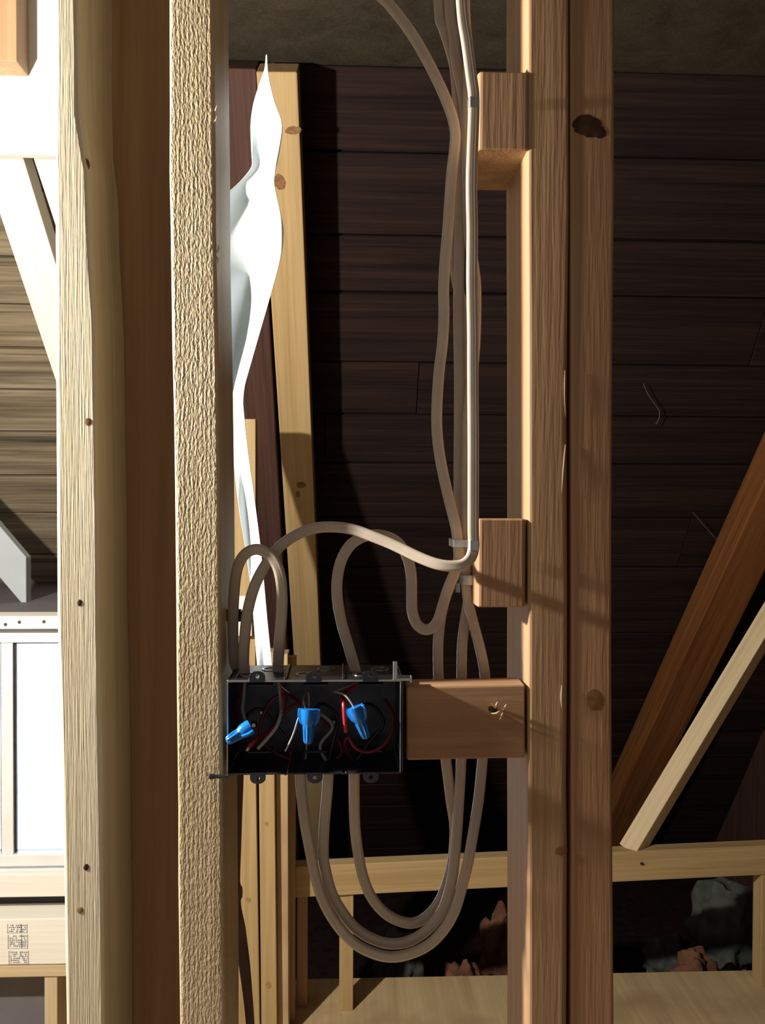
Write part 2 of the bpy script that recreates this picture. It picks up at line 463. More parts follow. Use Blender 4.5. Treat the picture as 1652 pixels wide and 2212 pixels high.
# ------------------------------------------------------------------ bright boards at upper left
def dk(px, py, off):  # point that lies `off` in front of the deck
    p = deck_x(px, py)
    return p + nn * off
def flat_board(name, a, b, w, t, mat, label, cat):
    return tag(board(name, a, b, w, t, (b - a).cross(nn), mat), label, cat)
a, b = deck_x(-42, 105), deck_x(313, 1240)
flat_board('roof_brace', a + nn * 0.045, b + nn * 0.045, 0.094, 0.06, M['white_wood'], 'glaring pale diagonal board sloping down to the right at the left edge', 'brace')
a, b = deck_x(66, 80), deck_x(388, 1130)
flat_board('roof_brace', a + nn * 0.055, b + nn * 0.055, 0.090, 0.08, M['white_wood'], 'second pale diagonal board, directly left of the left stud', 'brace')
YP = 0.92
a, b = P(-330, 330, YP), P(235, 330, YP)
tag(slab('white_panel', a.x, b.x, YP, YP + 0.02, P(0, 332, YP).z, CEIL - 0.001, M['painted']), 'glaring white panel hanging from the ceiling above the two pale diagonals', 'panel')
a, b = P(-160, 66, 0.86), P(36, 66, 0.86)
tag(slab('hanging_block', a.x, b.x, 0.86, YP - 0.001, P(0, 131, 0.86).z, CEIL - 0.001, M['fir']), 'brown timber block in the top left corner in front of the white panel', 'block')
a = P(62, 1258, 1.62)
b = Vector((a.x - 0.44, 1.62, a.z + 0.53))
rt_ = board('rafter_tail', b, a, 0.088, 0.038, (1, 0, 0.8), M['daylit_grey'])
zx = (a - b).normalized()
xx = Vector((1, 0, 0.8)); xx = (xx - zx * xx.dot(zx)).normalized()
for v in rt_.data.vertices:
    if v.co.z > (a - b).length * 0.9: v.co.z -= v.co.x * xx.x / zx.x      # plumb cut
tag(rt_, 'bluish pale sloping rafter tail with a plumb-cut end above the nailed strip', 'rafter')

# ------------------------------------------------------------------ framing behind the partition
YT = 0.104     # stud depth
def rows_px(pts, yf, yb, z_lo=0.0, z_hi=CEIL - 0.001, waner=None):
    """pts: (py, px_left, px_right) read at the front plane, top to bottom"""
    rows = []
    for i, p in enumerate(pts):
        a, b = P(p[1], p[0], yf), P(p[2], p[0], yf)
        rows.append([(a.z + b.z) / 2, a.x, b.x, yf, yb] + ([p[3]] if len(p) > 3 else []))
    rows.reverse()
    if z_lo is not None: rows.insert(0, [z_lo] + rows[0][1:])
    if z_hi is not None: rows.append([z_hi] + rows[-1][1:])
    return rows

# new rafter under the deck and the old one beside it
def on_slope(px, py, off): return dk(px, py, off)
off = 0.10
a, b = on_slope(607, 128, off), on_slope(671, 1440, off)
d = (b - a).normalized()
raf = tag(board('new_rafter', a, b + d * 1.22, 0.086, 0.1, (1, 0, 0), M['yellow_pine'], r=0.003), 'light yellow sloping rafter with knots behind the white sheet', 'rafter')
nrm_raf = nn
def knot_on(o, c, n, w, h, mat=None, seed=0, nm='knot'):
    """slightly proud, irregular oval on a face with normal n"""
    n = Vector(n).normalized()
    up = Vector((0, 0, 1)); up = (up - n * up.dot(n)).normalized()
    rt = up.cross(n)
    rnd = random.Random(seed)
    N_ = 24
    vs = []
    for (s_, hgt) in ((1.0, 0.0), (0.72, 0.00012), (0.35, 0.00018)):
        for k in range(N_):
            a_ = 2 * math.pi * k / N_
            rr = 1 + (rnd.uniform(-0.08, 0.08) + 0.10 * math.sin(2 * a_ + seed) if s_ == 1.0 else 0)
            vs.append(rt * (w * s_ * rr * math.cos(a_)) + up * (h * s_ * rr * math.sin(a_)) + n * hgt)
    fs = [tuple(2 * N_ + k for k in range(N_))]
    for L_ in range(2):
        for k in range(N_):
            fs.append((L_ * N_ + k, L_ * N_ + (k + 1) % N_, (L_ + 1) * N_ + (k + 1) % N_, (L_ + 1) * N_ + k))
    return link(nm, mesh(nm, vs, fs), mat or M['knot'], o, Matrix.Translation(Vector(c) + n * 0.00012), sharp=80)
fo = off + 0.05
for (px, py, w, h, m) in ((612, 354, .013, .018, 'knot_soft'), (655, 985, .012, .012, 'knot_soft'), (648, 1005, .006, .012, 'knot_soft'), (640, 248, .02, .008, 'knot_soft')):
    knot_on(raf, dk(px, py, fo), nn, w, h, M[m], seed=px)
a, b = on_slope(509, 128, 0.06), on_slope(595, 1440, 0.06)
d = (b - a).normalized()
tag(board('old_rafter', a, b + d * 1.22, 0.108, 0.10, (1, 0, 0), M['dark_rafter'], r=0.003), 'dark reddish old rafter immediately left of the light yellow rafter', 'rafter')

# knee wall beam and its short studs
YK = 1.44
zk1, zk0 = P(860, 1853, YK).z, P(860, 1922, YK).z
a, b = P(632, 1893, YK - 0.02), P(1640, 1866, YK + 0.07)
d = (b - a).normalized()
zc = a.z
a.z = b.z = (zk0 + zk1) / 2
bm_len = (XR - a.x) / d.x
e_ = a + (b - a).normalized() * (XR - a.x) / (b - a).normalized().x
beam = tag(board('knee_wall_beam', a, e_, 0.078, 0.04, (0, 0, 1), M['yellow_pine'], r=0.002), 'horizontal yellow beam of the low wall behind the hanging cable loops', 'beam')
zlow = (zk0 + zk1) / 2 - 0.040
nail_heads(beam, ((732, 1887, YK - 0.022), (755, 1911, YK - 0.022), (1386, 1866, YK + 0.022)), 0.004)
def short_stud(pxl, pxr, Y, label, mat=M['yellow_pine'], name='short_stud', zt=None):
    l, r_ = P(pxl, 2000, Y), P(pxr, 2000, Y)
    return tag(slab(name, l.x, r_.x, Y - 0.02, Y + 0.03, 0.0, zlow if zt is None else zt, mat), label, 'stud')
short_stud(733, 763, YK, 'short pale stud under the beam, seen through the lowest cable loop')
short_stud(1636, 1667, YK + 0.07, 'short pale stud under the beam at the right edge')
short_stud(642, 664, YK + 0.02, 'dull short stud at the left end of the beam, beside the yellow posts', M['fir'])
# tall posts left of the cable loops
def tall_post(pxl, pxr, Y, label, mat, zt, depth=0.05, name='post'):
    rows = []
    for (py, l, r_) in ((1700, pxl[0], pxr[0]), (2200, pxl[1], pxr[1])):
        A, B = P(l, py, Y), P(r_, py, Y)
        rows.append((A.z, A.x, B.x, Y, Y + depth))
    rows.reverse()
    r0, r1 = rows
    k0 = (0.0 - r0[0]) / (r1[0] - r0[0]); k1 = (zt - r0[0]) / (r1[0] - r0[0])
    f_ = lambda k, i: r0[i] + (r1[i] - r0[i]) * k
    return tag(stud(name, [(0.0, f_(k0, 1), f_(k0, 2), Y, Y + depth), (zt, f_(k1, 1), f_(k1, 2), Y, Y + depth)], mat, 0.002), label, 'post')
zp = P(500, 1455, 1.28).z
p1 = tall_post((518, 528), (553, 561), 1.28, 'bright yellow post behind the torn paper, left of its narrow gap', M['yellow_pine'], zp)
p2 = tall_post((559, 564), (593, 598), 1.285, 'bright yellow post second from the left below the metal box', M['yellow_pine'], zp + 0.05)
tall_post((596, 600), (622, 623), 1.31, 'greyish post, right of the two bright yellow posts', M['plywood'], zp + 0.04, 0.06)
tall_post((618, 622), (638, 636), 1.375, 'dull narrow post at the far right of the post cluster', M['fir'], zp + 0.02, 0.03)
knot_on(p1, P(537, 1944, 1.28), (0, -1, 0), .006, .006, M['knot_faint'], 3)
knot_on(p2, P(580, 2128, 1.285), (0, -1, 0), .007, .008, M['knot_faint'], 4)
knot_on(p2, P(576, 1780, 1.285), (0, -1, 0), .005, .005, M['knot_faint'], 5)
p0 = tall_post((486, 484), (552, 552), 1.345, 'tall yellow post glimpsed between the rough stud and the white sheet', M['yellow_pine'], P(500, 905, 1.345).z)
A, B = P(508, 1372, 1.335), P(546, 1286, 1.335)
tag(slab('board_scrap', A.x, B.x, 1.318, 1.342, A.z, B.z, M['white_wood']), 'small white scrap of board behind the bent cable beside the rough stud', 'scrap')

# diagonals at the right
a, b = P(1362, 1838, YK + 0.06), P(2035, 715, YK + 0.10)
tag(board('knee_brace', a, b, 0.050, 0.050, (1, -1.0, 0), M['pine_pale'], r=0.002), 'light new diagonal brace rising to the right from the beam', 'brace')
a, b = dk(1290, 1790, 0.09), dk(1760, 760, 0.09)
d = (b - a).normalized()
tag(board('old_brace', a, b + d * 0.1, 0.13, 0.11, (b - a).cross(nn), M['old_rafter'], r=0.004), 'dark orange old timber sloping behind the light diagonal brace', 'brace')

# clumps on the floor behind the low wall
def clump(px, py, Y, s_, mat, label, seed, sq=(1, 1, 1)):
    me = bpy.data.meshes.new('clump')
    bm = bmesh.new()
    bmesh.ops.create_icosphere(bm, subdivisions=4, radius=1.0)
    for v in bm.verts:
        n_ = noise.fractal(v.co * 2.2 + Vector((seed * 3.1, seed, 0)), 1.0, 2.0, 5)
        v.co = v.co * (1 + 0.36 * n_)
        v.co = Vector((v.co.x * s_ * sq[0], v.co.y * s_ * sq[1], v.co.z * s_ * sq[2]))
    zmin = min(v.co.z for v in bm.verts)
    bm.to_mesh(me); bm.free()
    c = P(px, py, Y)
    c.z = ZE - zmin - 0.004
    o = link('insulation_clump', me, M[mat], None, Matrix.Translation(c), sharp=70)
    return tag(o, label, 'insulation')
G = 'crumpled insulation on the attic floor'
for (args) in ((858, 2120, 1.98, .080, 'wool_grey', 'grey crumpled insulation standing below the lowest cable loop', 1, (.9, .7, 1.6)),
               (812, 2150, 1.80, .055, 'wool_red', 'small reddish clump left of the grey insulation below the loop', 2, (.6, .7, 1.6)),
               (1000, 2130, 1.9, .075, 'wool_red', 'reddish clump in the eave left of the double studs', 3, (1, .7, 1.3)),
               (1082, 2110, 2.1, .085, 'wool_red', 'brownish clump partly hidden by the near double stud', 4, (.8, .7, 1.6)),
               (1498, 2110, 1.85, .10, 'wool_red', 'reddish clump in the heap at lower right, left side', 5, (.8, .6, 1.2)),
               (1612, 2120, 1.80, .075, 'wool_red', 'reddish clump in the heap at lower right, against the short stud', 6, (.8, .7, 1.2)),
               (1560, 2040, 2.12, .115, 'wool_grey', 'greyish green clump at the top of the heap at lower right', 7, (1.0, .7, 1.5)),
               (1440, 2120, 2.15, .08, 'wool_grey', 'dark grey clump at the left foot of the heap at lower right', 8, (1.0, .7, 1.0))):
    clump(*args)

# cobweb strands
def strand(pts, label):
    path = smooth_path([dk(px, py, 0.03) for px, py in pts], 5, 1)
    return tag(sweep('cobweb_strand', path, 0.0012, 0.0012, M['web'], n=6), label, 'cobweb')
strand(((1383, 818), (1394, 842), (1408, 862), (1417, 876), (1417, 892), (1410, 905)), 'short curved cobweb strand on the dark planks right of the double studs')
strand(((1490, 1095), (1520, 1130), (1552, 1165), (1590, 1200)), 'faint cobweb strand slanting toward the dark orange timber')

# ------------------------------------------------------------------ partition studs
rows = rows_px([(0, 119, 173, .006), (120, 119, 175, .006), (250, 118.5, 178, .007), (330, 118, 188, .006), (372, 118, 191, .004), (480, 118, 194, .004), (590, 119, 200, .004), (690, 119, 205, .003),
                (900, 120, 208, .003), (1100, 121, 211, .003), (1330, 123, 213, .003), (1700, 134, 221, .004), (1900, 137, 222, .003), (2212, 143, 226, .003)], 0.0, YT)
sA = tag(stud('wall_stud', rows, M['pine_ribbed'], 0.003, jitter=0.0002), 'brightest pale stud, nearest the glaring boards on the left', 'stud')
knot_on(sA, P(190, 911, 0), (0, -1, 0), .0028, .0030, M['knot_soft'], 11)
knot_on(sA, P(172, 1302, 0), (0, -1, 0), .002, .0028, M['knot'], 12, 'nail_hole')
knot_on(sA, P(186, 1873, 0), (0, -1, 0), .0022, .003, M['knot'], 13, 'nail_hole')
knot_on(sA, P(173, 1966, 0), (0, -1, 0), .0026, .0030, M['knot_faint'], 14)
knot_on(sA, P(188, 355, 0.002), (0.5, -1, 0), .0022, .005, M['knot_soft'], 15)
# board turned flat behind the left stud
l, r_ = P(236, 1100, YT), P(438, 1100, YT)
tag(slab('backing_stud', l.x, r_.x, YT + 0.001, YT + 0.039, 0.0, CEIL - 0.001, M['fir'], None, 0.003), 'wide brown stud turned flat between the two left studs, in shadow', 'stud')

rows = rows_px([(0, 365, 461), (250, 365, 463), (370, 364.5, 464), (500, 367, 466), (750, 371, 470), (900, 374, 472), (1100, 378, 475), (1300, 380, 477), (1500, 381, 479), (1750, 383, 481), (1900, 384, 482), (2212, 387.5, 485)], 0.0, YT)
sB = tag(stud('wall_stud', rows, M['pine_sawn'], 0.003, jitter=0.0004), 'rough-sawn stud with a sparkling coarse face, holding the metal box', 'stud')
def sliver(o, pts, r=0.0006, mat=None, nm='splinter'):
    path = smooth_path([P(*p) for p in pts], 4, 1)
    return sweep(nm, path, r, r * 0.7, mat or M['sliver'], o, 6, taper=lambda t: max(0.15, 1 - abs(2 * t - 0.8) * 0.7))
sliver(sB, ((463, 243, .002), (466, 236, -.0005), (468, 228, -.002)), .0006)
sliver(sB, ((463, 262, .0), (467, 258, -.001), (468, 250, -.001)), .0006)
sliver(sB, ((466, 545, .003), (471, 541, .002), (472, 528, .001)), .0012)
sliver(sB, ((465, 552, .003), (470, 560, .002), (470, 572, .003)), .0009)

rows = rows_px([(0, 1139, 1229, .003), (450, 1139.5, 1229.5, .003), (680, 1140, 1228, .004), (900, 1140, 1227, .0055), (1060, 1140, 1227, .0055), (1300, 1140, 1228, .0045),
                (1500, 1140, 1227, .005), (1700, 1140, 1226, .0055), (1830, 1140, 1227, .005), (2212, 1141, 1226, .0055)], 0.0, YT)
sD = tag(stud('wall_stud', rows, M['fir'], 0.0035, jitter=0.0002), 'left stud of the double pair on the right, edge glowing where blocks are fixed', 'stud')
sliver(sD, ((1220, 800, -.0004), (1219, 850, -.0006), (1221, 900, -.0004)), .0004)
sliver(sD, ((1221, 960, .0), (1216, 1020, -.0006), (1213, 1065, -.0004)), .0005)
sliver(sD, ((1213, 1480, -.0004), (1212, 1510, -.0008), (1213, 1530, -.0004)), .0005)
knot_on(sD, P(1212, 1838, 0), (0, -1, 0), .006, .004, M['knot_soft'], 31)
rows = rows_px([(0, 1230.6, 1328), (400, 1231.5, 1328), (700, 1232, 1325), (1000, 1233, 1323), (1400, 1233.5, 1322), (1800, 1233.5, 1324), (2212, 1233, 1327)], 0.001, YT)
sE = tag(stud('wall_stud', rows, M['fir_red'], 0.003, jitter=0.0002), 'right stud of the double pair, with a large dark knot near its top', 'stud')
knot_on(sE, P(1268, 272, .001), (0, -1, 0), .0125, .0105, M['knot'], 21)
knot_on(sE, P(1292, 284, .001), (0, -1, 0), .007, .006, M['knot'], 22)
knot_on(sE, P(1284, 1512, .001), (0, -1, 0), .008, .009, M['knot_soft'], 23)

# ------------------------------------------------------------------ blocks on the double studs
XD = P(1139.2, 1070, 0).x - 0.0006
def block(py0, py1, pxl, depth, mat, label, r=0.004, yf=0.0):
    top, bot = P(pxl, py0, yf).z, P(pxl, py1, yf).z
    xl = P(pxl, (py0 + py1) / 2, yf).x
    me = bpy.data.meshes.new('nailer_block')
    bm = bmesh.new()
    bmesh.ops.create_cube(bm, size=1.0)
    sx, sy, sz = XD - xl, depth, top - bot
    for v in bm.verts: v.co = Vector((v.co.x * sx, v.co.y * sy, v.co.z * sz))
    bmesh.ops.bevel(bm, geom=[e for e in bm.edges if abs((e.verts[0].co - e.verts[1].co).z) > 1e-4], offset=r, segments=3, affect='EDGES', profile=0.5)
    bmesh.ops.bevel(bm, geom=[e for e in bm.edges if abs(abs(e.verts[0].co.z) - sz / 2) < 1e-4 and abs(e.verts[0].co.z - e.verts[1].co.z) < 1e-5], offset=0.0012, segments=1, affect='EDGES')
    bm.to_mesh(me); bm.free()
    return tag(link('nailer_block', me, mat, None, Matrix.Translation(((xl + XD) / 2, yf + depth / 2, (top + bot) / 2)), sharp=9), label, 'block')
bT = block(153, 322, 1032.5, YT, M['fir'], 'wooden block near the top of the double studs, one cable strapped to it', yf=-0.0005)
bL = block(1121, 1312, 1030.5, 0.036, M['fir_red'], 'short wooden block at mid height, cables stapled to its left side', yf=-0.0005)
# long block that carries the box
z1, z0 = P(1000, 1482, 0).z, P(1000, 1642, 0).z
xl = P(878, 1560, 0).x
bB = tag(board('box_block', Vector((xl, 0.0155, (z0 + z1) / 2)), Vector((XD, 0.0155, (z0 + z1) / 2 + 0.0012)), z1 - z0, 0.031, (0, 0, 1), M['fir_red'], r=0.002), 'long horizontal wooden block between the metal box and the double studs', 'block')
knot_on(bB, P(1064, 1533, 0), (0, -1, 0), .0042, .0034, M['knot'], 41, 'nail_hole')
for pts in (((1070, 1530, 0), (1066, 1524, -.003), (1062, 1519, -.005)), ((1070, 1530, 0), (1072, 1522, -.003), (1075, 1515, -.004)), ((1087, 1534, 0), (1090, 1527, -.003), (1094, 1521, -.005)),
            ((1061, 1541, 0), (1071, 1541, -.003), (1080, 1536, -.003), (1086, 1537, -.001)), ((1071, 1543, -.001), (1076, 1537, -.003)), ((1086, 1540, 0), (1082, 1550, -.001), (1079, 1555, 0))):
    sliver(bB, pts, .0009)

# ------------------------------------------------------------------ white sheet and torn paper
def sheet(name, rows, mat, fold, thick=0.0006, ncol=10):
    """rows = (py, px_left, px_right, Y_left, Y_right); a thin sheet with real thickness"""
    dense = []
    for i in range(len(rows) - 1):
        for k in range(4):
            t = k / 4
            dense.append(tuple(a_ + (b_ - a_) * t for a_, b_ in zip(rows[i], rows[i + 1])))
    dense.append(rows[-1])
    for _ in range(2):
        q = list(dense)
        for i in range(1, len(dense) - 1):
            q[i] = tuple(dense[i][k] * 0.5 + (dense[i - 1][k] + dense[i + 1][k]) * 0.25 for k in range(5))
        dense = q
    vs, fs = [], []
    for (py, l, r_, yl, yr) in dense:
        for c in range(ncol + 1):
            u = c / ncol
            vs.append(P(l + (r_ - l) * u, py, yl + (yr - yl) * u * u * u + fold(u, py)))
    n = ncol + 1
    o0 = vs[0].copy()
    for i in range(len(dense) - 1):
        for c in range(ncol):
            fs.append((i * n + c, (i + 1) * n + c, (i + 1) * n + c + 1, i * n + c + 1))
    o = link(name, mesh(name, [v - o0 for v in vs], fs), mat, None, Matrix.Translation(o0), sharp=80)
    sm = o.modifiers.new('thickness', 'SOLIDIFY')
    sm.thickness = thick
    return o
def sheet_fold(u, py):
    c = 0.56 if py < 560 else 0.56 - 0.2 * min(1.0, (py - 560) / 240.0)       # crest: left of it the sheet runs almost along the lamp's rays
    k = max(0.0, min(1.0, (py - 395) / 40.0)) * max(0.0, min(1.0, (940 - py) / 200.0))
    return k * (0.026 * u / c if u < c else 0.026 - 0.012 * ((u - c) / (1 - c)) ** 1.5) + 0.004 * math.sin(u * 5.0 + py * 0.016)
sh = sheet('wrap_sheet', [(118, 574, 576, .27, .25), (148, 572, 577, .27, .25), (180, 560, 582, .27, .23), (225, 546, 593, .27, .20), (270, 540, 612, .27, .19), (330, 543, 602, .26, .19), (360, 546, 596, .25, .19),
                          (392, 520, 590, .25, .20), (430, 478, 598, .245, .19), (490, 472, 612, .245, .17), (540, 472, 610, .245, .17), (620, 472, 589, .245, .19), (720, 474, 560, .245, .20), (790, 478, 540, .245, .21),
                          (835, 482, 527, .25, .22), (870, 485, 524, .25, .22), (900, 490, 527, .25, .22), (934, 495, 530, .25, .22), (1002, 505, 538, .25, .22), (1070, 512, 548, .25, .22), (1124, 520, 555, .25, .22), (1178, 530, 562, .25, .22),
                          (1260, 541, 570, .25, .22), (1330, 547, 576, .25, .22), (1400, 552, 583, .25, .22), (1470, 558, 590, .25, .22), (1600, 566, 594, .25, .22)],
           M['wrap'], sheet_fold, ncol=24)
A = P(556, 1540, .245)
link('hanging_strip', boxes_mesh('hanging_strip', [(A.x - .018, A.x + .012, YT - .0005, .252, A.z - .0004, A.z + .0004)]), M['wrap'], sh, smooth=False)
tag(sh, 'twisted white wrap sheet hanging behind the rough-sawn stud', 'sheet')
tp = sheet('torn_paper', [(1640, 494, 527, .112, .116), (1690, 494, 526, .112, .116), (1760, 494, 523, .112, .116), (1830, 494, 521, .112, .116), (1910, 494, 518, .112, .115), (1916, 494, 524, .112, .115), (1938, 495, 524, .112, .115),
                          (1943, 495, 520, .112, .116), (1960, 495, 521, .112, .116), (2000, 495, 530, .112, .117), (2034, 496, 534, .112, .118), (2040, 510, 535, .113, .118), (2080, 515, 540, .113, .118), (2130, 522, 544, .114, .118), (2170, 527, 547, .115, .118), (2212, 531, 550, .115, .118), (2330, 536, 552, .115, .118)],
           M['kraft'], lambda u, py: 0.0015 * math.sin(py * 0.03 + u * 3))
tag(tp, 'dark torn paper edge hanging along the rough stud below the box', 'paper')

# ------------------------------------------------------------------ metal box
def plane_x(px, py=1570, Y=0.0): return P(px, py, Y).x
YO, YI = -0.006, 0.060
bx0, bx1 = plane_x(490.5, 1570, YO), plane_x(866, 1570, YO)
bz1, bz0 = P(680, 1468, YO).z, P(680, 1672, YO).z
T = 0.0014
box = tag(empty('junction_box', ((bx0 + bx1) / 2, YI, bz0)), 'three-gang metal junction box with open front, full of wires', 'electrical box')
def sheetbox(name, x0, x1, y0, y1, z0, z1, mat='steel', parent=box, r=0.0004):
    me = bpy.data.meshes.new(name)
    bm = bmesh.new()
    bmesh.ops.create_cube(bm, size=1.0)
    for v in bm.verts: v.co = Vector((v.co.x * (x1 - x0), v.co.y * (y1 - y0), v.co.z * (z1 - z0)))
    if r: bmesh.ops.bevel(bm, geom=list(bm.edges), offset=r, segments=1, affect='EDGES')
    bm.to_mesh(me); bm.free()
    return link(name, me, M[mat], parent, Matrix.Translation(((x0 + x1) / 2, (y0 + y1) / 2, (z0 + z1) / 2)))
sheetbox('back_panel', bx0, bx1, YI - T, YI, bz0, bz1)
sheetbox('side_panel', bx0, bx0 + T, YO, YI - T, bz0, bz1)
sheetbox('side_panel', bx1 - T, bx1, YO, YI - T, bz0, bz1)
gw = (bx1 - bx0) / 3
for i in range(3):
    g0, g1 = bx0 + i * gw + 0.0003, bx0 + (i + 1) * gw - 0.0003
    tp_ = sheetbox('top_panel', g0 + T, g1 - (T if i == 2 else 0), YO, YI - T, bz1 - T, bz1)
    bt_ = sheetbox('bottom_panel', g0 + T, g1 - (T if i == 2 else 0), YO, YI - T, bz0, bz0 + T)
    # knockouts: raised rings on the top and bottom plates
    for (pl, zz) in ((tp_, bz1), (bt_, bz0)):
        for q, ky in enumerate((0.016, 0.040)):
            cx = (g0 + g1) / 2 + (0.009 if q else -0.009)
            vs, fs = [], []
            n = 20
            for (rr, hh) in ((0.0085, -0.0003), (0.0085, 0.0007), (0.0068, 0.0007), (0.0068, -0.0003)):
                vs += [(rr * math.cos(2 * math.pi * k / n), rr * math.sin(2 * math.pi * k / n), hh * (1 if zz == bz1 else -1)) for k in range(n)]
            for L_ in range(3):
                fs += [(L_ * n + k, L_ * n + (k + 1) % n, (L_ + 1) * n + (k + 1) % n, (L_ + 1) * n + k) for k in range(n)]
            link('knockout', mesh('knockout', vs, fs), M['steel_bright'], pl, Matrix.Translation((cx, ky, zz)))
    # cable clamps inside, top and bottom
    for zz in (bz1 - 0.012, bz0 + 0.010):
        c_ = sheetbox('cable_clamp', (g0 + g1) / 2 - 0.011, (g0 + g1) / 2 + 0.011, 0.026, 0.042, zz - 0.001, zz + 0.001)
# seams between the three gangs
for i in (1, 2):
    x = bx0 + i * gw
    sheetbox('seam_strip', x - 0.0012, x + 0.0012, YO + 0.0005, YI - T, bz1, bz1 + 0.0016)
    sheetbox('seam_strip', x - 0.0012, x + 0.0012, YO + 0.0005, YI - T, bz0 - 0.0012, bz0)
# device ears: tabs with a threaded hole, standing above and below the opening
def ear(px, up, mat):
    w, h, t, n = 0.0068, 0.0085, 0.0013, 12
    out = [(-w, 0), (w, 0), (w, h - 0.004)] + [(w * math.cos(math.pi * k / n * 1.0), h - 0.004 + 0.005 * math.sin(math.pi * k / n)) for k in range(1, n)] + [(-w, h - 0.004)]
    hole = [(0.0019 * math.cos(2 * math.pi * k / len(out) - 2.2), h * 0.55 + 0.0019 * math.sin(2 * math.pi * k / len(out) - 2.2)) for k in range(len(out))]
    N_ = len(out)
    s_ = 1 if up else -1
    vs = [(x, y, z * s_) for y in (-t / 2, t / 2) for (x, z) in out] + [(x, y, z * s_) for y in (-t / 2, t / 2) for (x, z) in hole]
    fs = []
    for k in range(N_):
        k2 = (k + 1) % N_
        fs += [(k, k2, 2 * N_ + k2, 2 * N_ + k), (N_ + k, 3 * N_ + k, 3 * N_ + k2, N_ + k2), (k, N_ + k, N_ + k2, k2), (2 * N_ + k, 2 * N_ + k2, 3 * N_ + k2, 3 * N_ + k)]
    me = mesh('ear', vs, fs)
    bm = bmesh.new(); bm.from_mesh(me); bmesh.ops.recalc_face_normals(bm, faces=bm.faces); bm.to_mesh(me); bm.free()
    z = bz1 - 0.0016 if up else bz0 + 0.0016
    e = link('ear', me, M[mat], box, Matrix.Translation((plane_x(px, 1470 if up else 1680, YO), YO - 0.0007, z)))
    return e
for px in (556, 678, 800): ear(px, True, 'steel')
for px in (557, 680, 801): ear(px, False, 'steel')
# bright rolled rim along the opening
sheetbox('rim', bx0, bx1, YO - 0.0012, YO, bz1 - 0.0020, bz1, 'steel_bright')
sheetbox('rim', bx0, bx1, YO - 0.0012, YO, bz0, bz0 + 0.0012, 'steel')
sheetbox('rim', bx0, bx0 + 0.001, YO - 0.0012, YO, bz0, bz1, 'steel_bright')
sheetbox('rim', bx1 - 0.001, bx1, YO - 0.0012, YO, bz0, bz1, 'steel_bright')
# side bracket towards the wooden block, and its corner tab
sheetbox('mounting_bracket', bx1 + 0.0004, bx1 + 0.0022, YO + 0.001, YI - 0.004, bz0 + 0.001, bz1)
tb = sheetbox('mounting_bracket', plane_x(852), plane_x(887), YO - 0.002, YO + 0.012, P(870, 1467, 0).z, P(870, 1461, 0).z, 'steel_bright')
sheetbox('bracket_tab', plane_x(847), plane_x(856), YO - 0.0022, YO - 0.0006, P(850, 1466, 0).z, P(850, 1425, 0).z, 'steel_bright', tb)
sheetbox('bracket_tab', plane_x(884), plane_x(888), YO - 0.002, YO, P(885, 1471, 0).z, P(885, 1455, 0).z, 'steel_bright', tb)
# bolt sticking out to the left at the bottom
path = [Vector((plane_x(452, 1677, -.008), -.0085, P(452, 1677, -.008).z)), Vector((plane_x(492, 1677, -.008), -.0085, P(492, 1677, -.008).z))]
sweep('side_screw', [path[0] + (path[1] - path[0]) * t / 6 for t in range(7)], 0.0018, 0.0018, M['steel'], box, 10, taper=lambda t: 1.35 if t < 0.2 else 1.0)
# screw heads at the back
for (px, py) in ((566, 1538), (548, 1566), (720, 1560)):
    c_ = P(px, py, YI - 0.003)
    vs = [(0.0032 * math.cos(2 * math.pi * k / 12) * q, (0.0 if q == 1 else -0.0016), 0.0032 * math.sin(2 * math.pi * k / 12) * q) for q in (1, 0.6) for k in range(12)]
    fs = [(k, (k + 1) % 12, (k + 1) % 12 + 12, k + 12) for k in range(12)] + [tuple(range(12, 24))]
    link('screw_head', mesh('screw_head', vs, fs), M['steel_bright'], box, Matrix.Translation(c_))

# ------------------------------------------------------------------ cables
CA, CB = 0.0050, 0.0030
def cable(pts, label):
    p = []
    Yl = 0.02
    for q in pts:
        if len(q) > 2: Yl = q[2]
        p.append(P(q[0], q[1], Yl))
    path = smooth_path(p, 6, 3)
    o = sweep('electrical_cable', path, CA, CB, M['sheath'], section=cable_section(20))
    return tag(o, label, 'cable', 'white electrical cables')
cR = cable([(985, -1290, .0), (988, -600, -.006), (991, -200, -.008), (997, 10, -.009), (1008, 90, -.009), (1019, 174, -.009), (1023.5, 217, -.009), (1021, 305), (1018, 400), (1020, 500), (1019, 600), (1021, 718), (1021, 805), (1022, 936), (1022, 1060),
            (1022, 1150), (1023, 1182), (1016, 1206, -.011), (999, 1220, -.012), (975, 1223, -.012), (945, 1219, -.01), (905, 1204, -.004), (850, 1177, .004), (800, 1157, .009), (760, 1143, .014), (718, 1138, .018), (680, 1141, .02),
            (640, 1155), (605, 1180), (578, 1213), (552, 1260), (536, 1315), (529, 1370, .021), (526, 1425, .023), (528, 1450, .024), (529, 1463, .024)],
           'cable strapped to the top block that swings left over the box in a wide arch')
cS = cable([(601, 1459, .03), (601, 1430, .028), (605, 1370, .016), (609, 1310, .010), (607, 1255, .006), (597, 1219, .006), (578, 1196, .008), (553, 1186, .012), (527, 1199, .02), (511, 1232, .028), (505, 1290, .034), (503, 1350, .040), (505, 1420, .044), (510, 1440, .046), (514, 1453, .047)],
           'short cable bent in a tight hoop above the left end of the box')
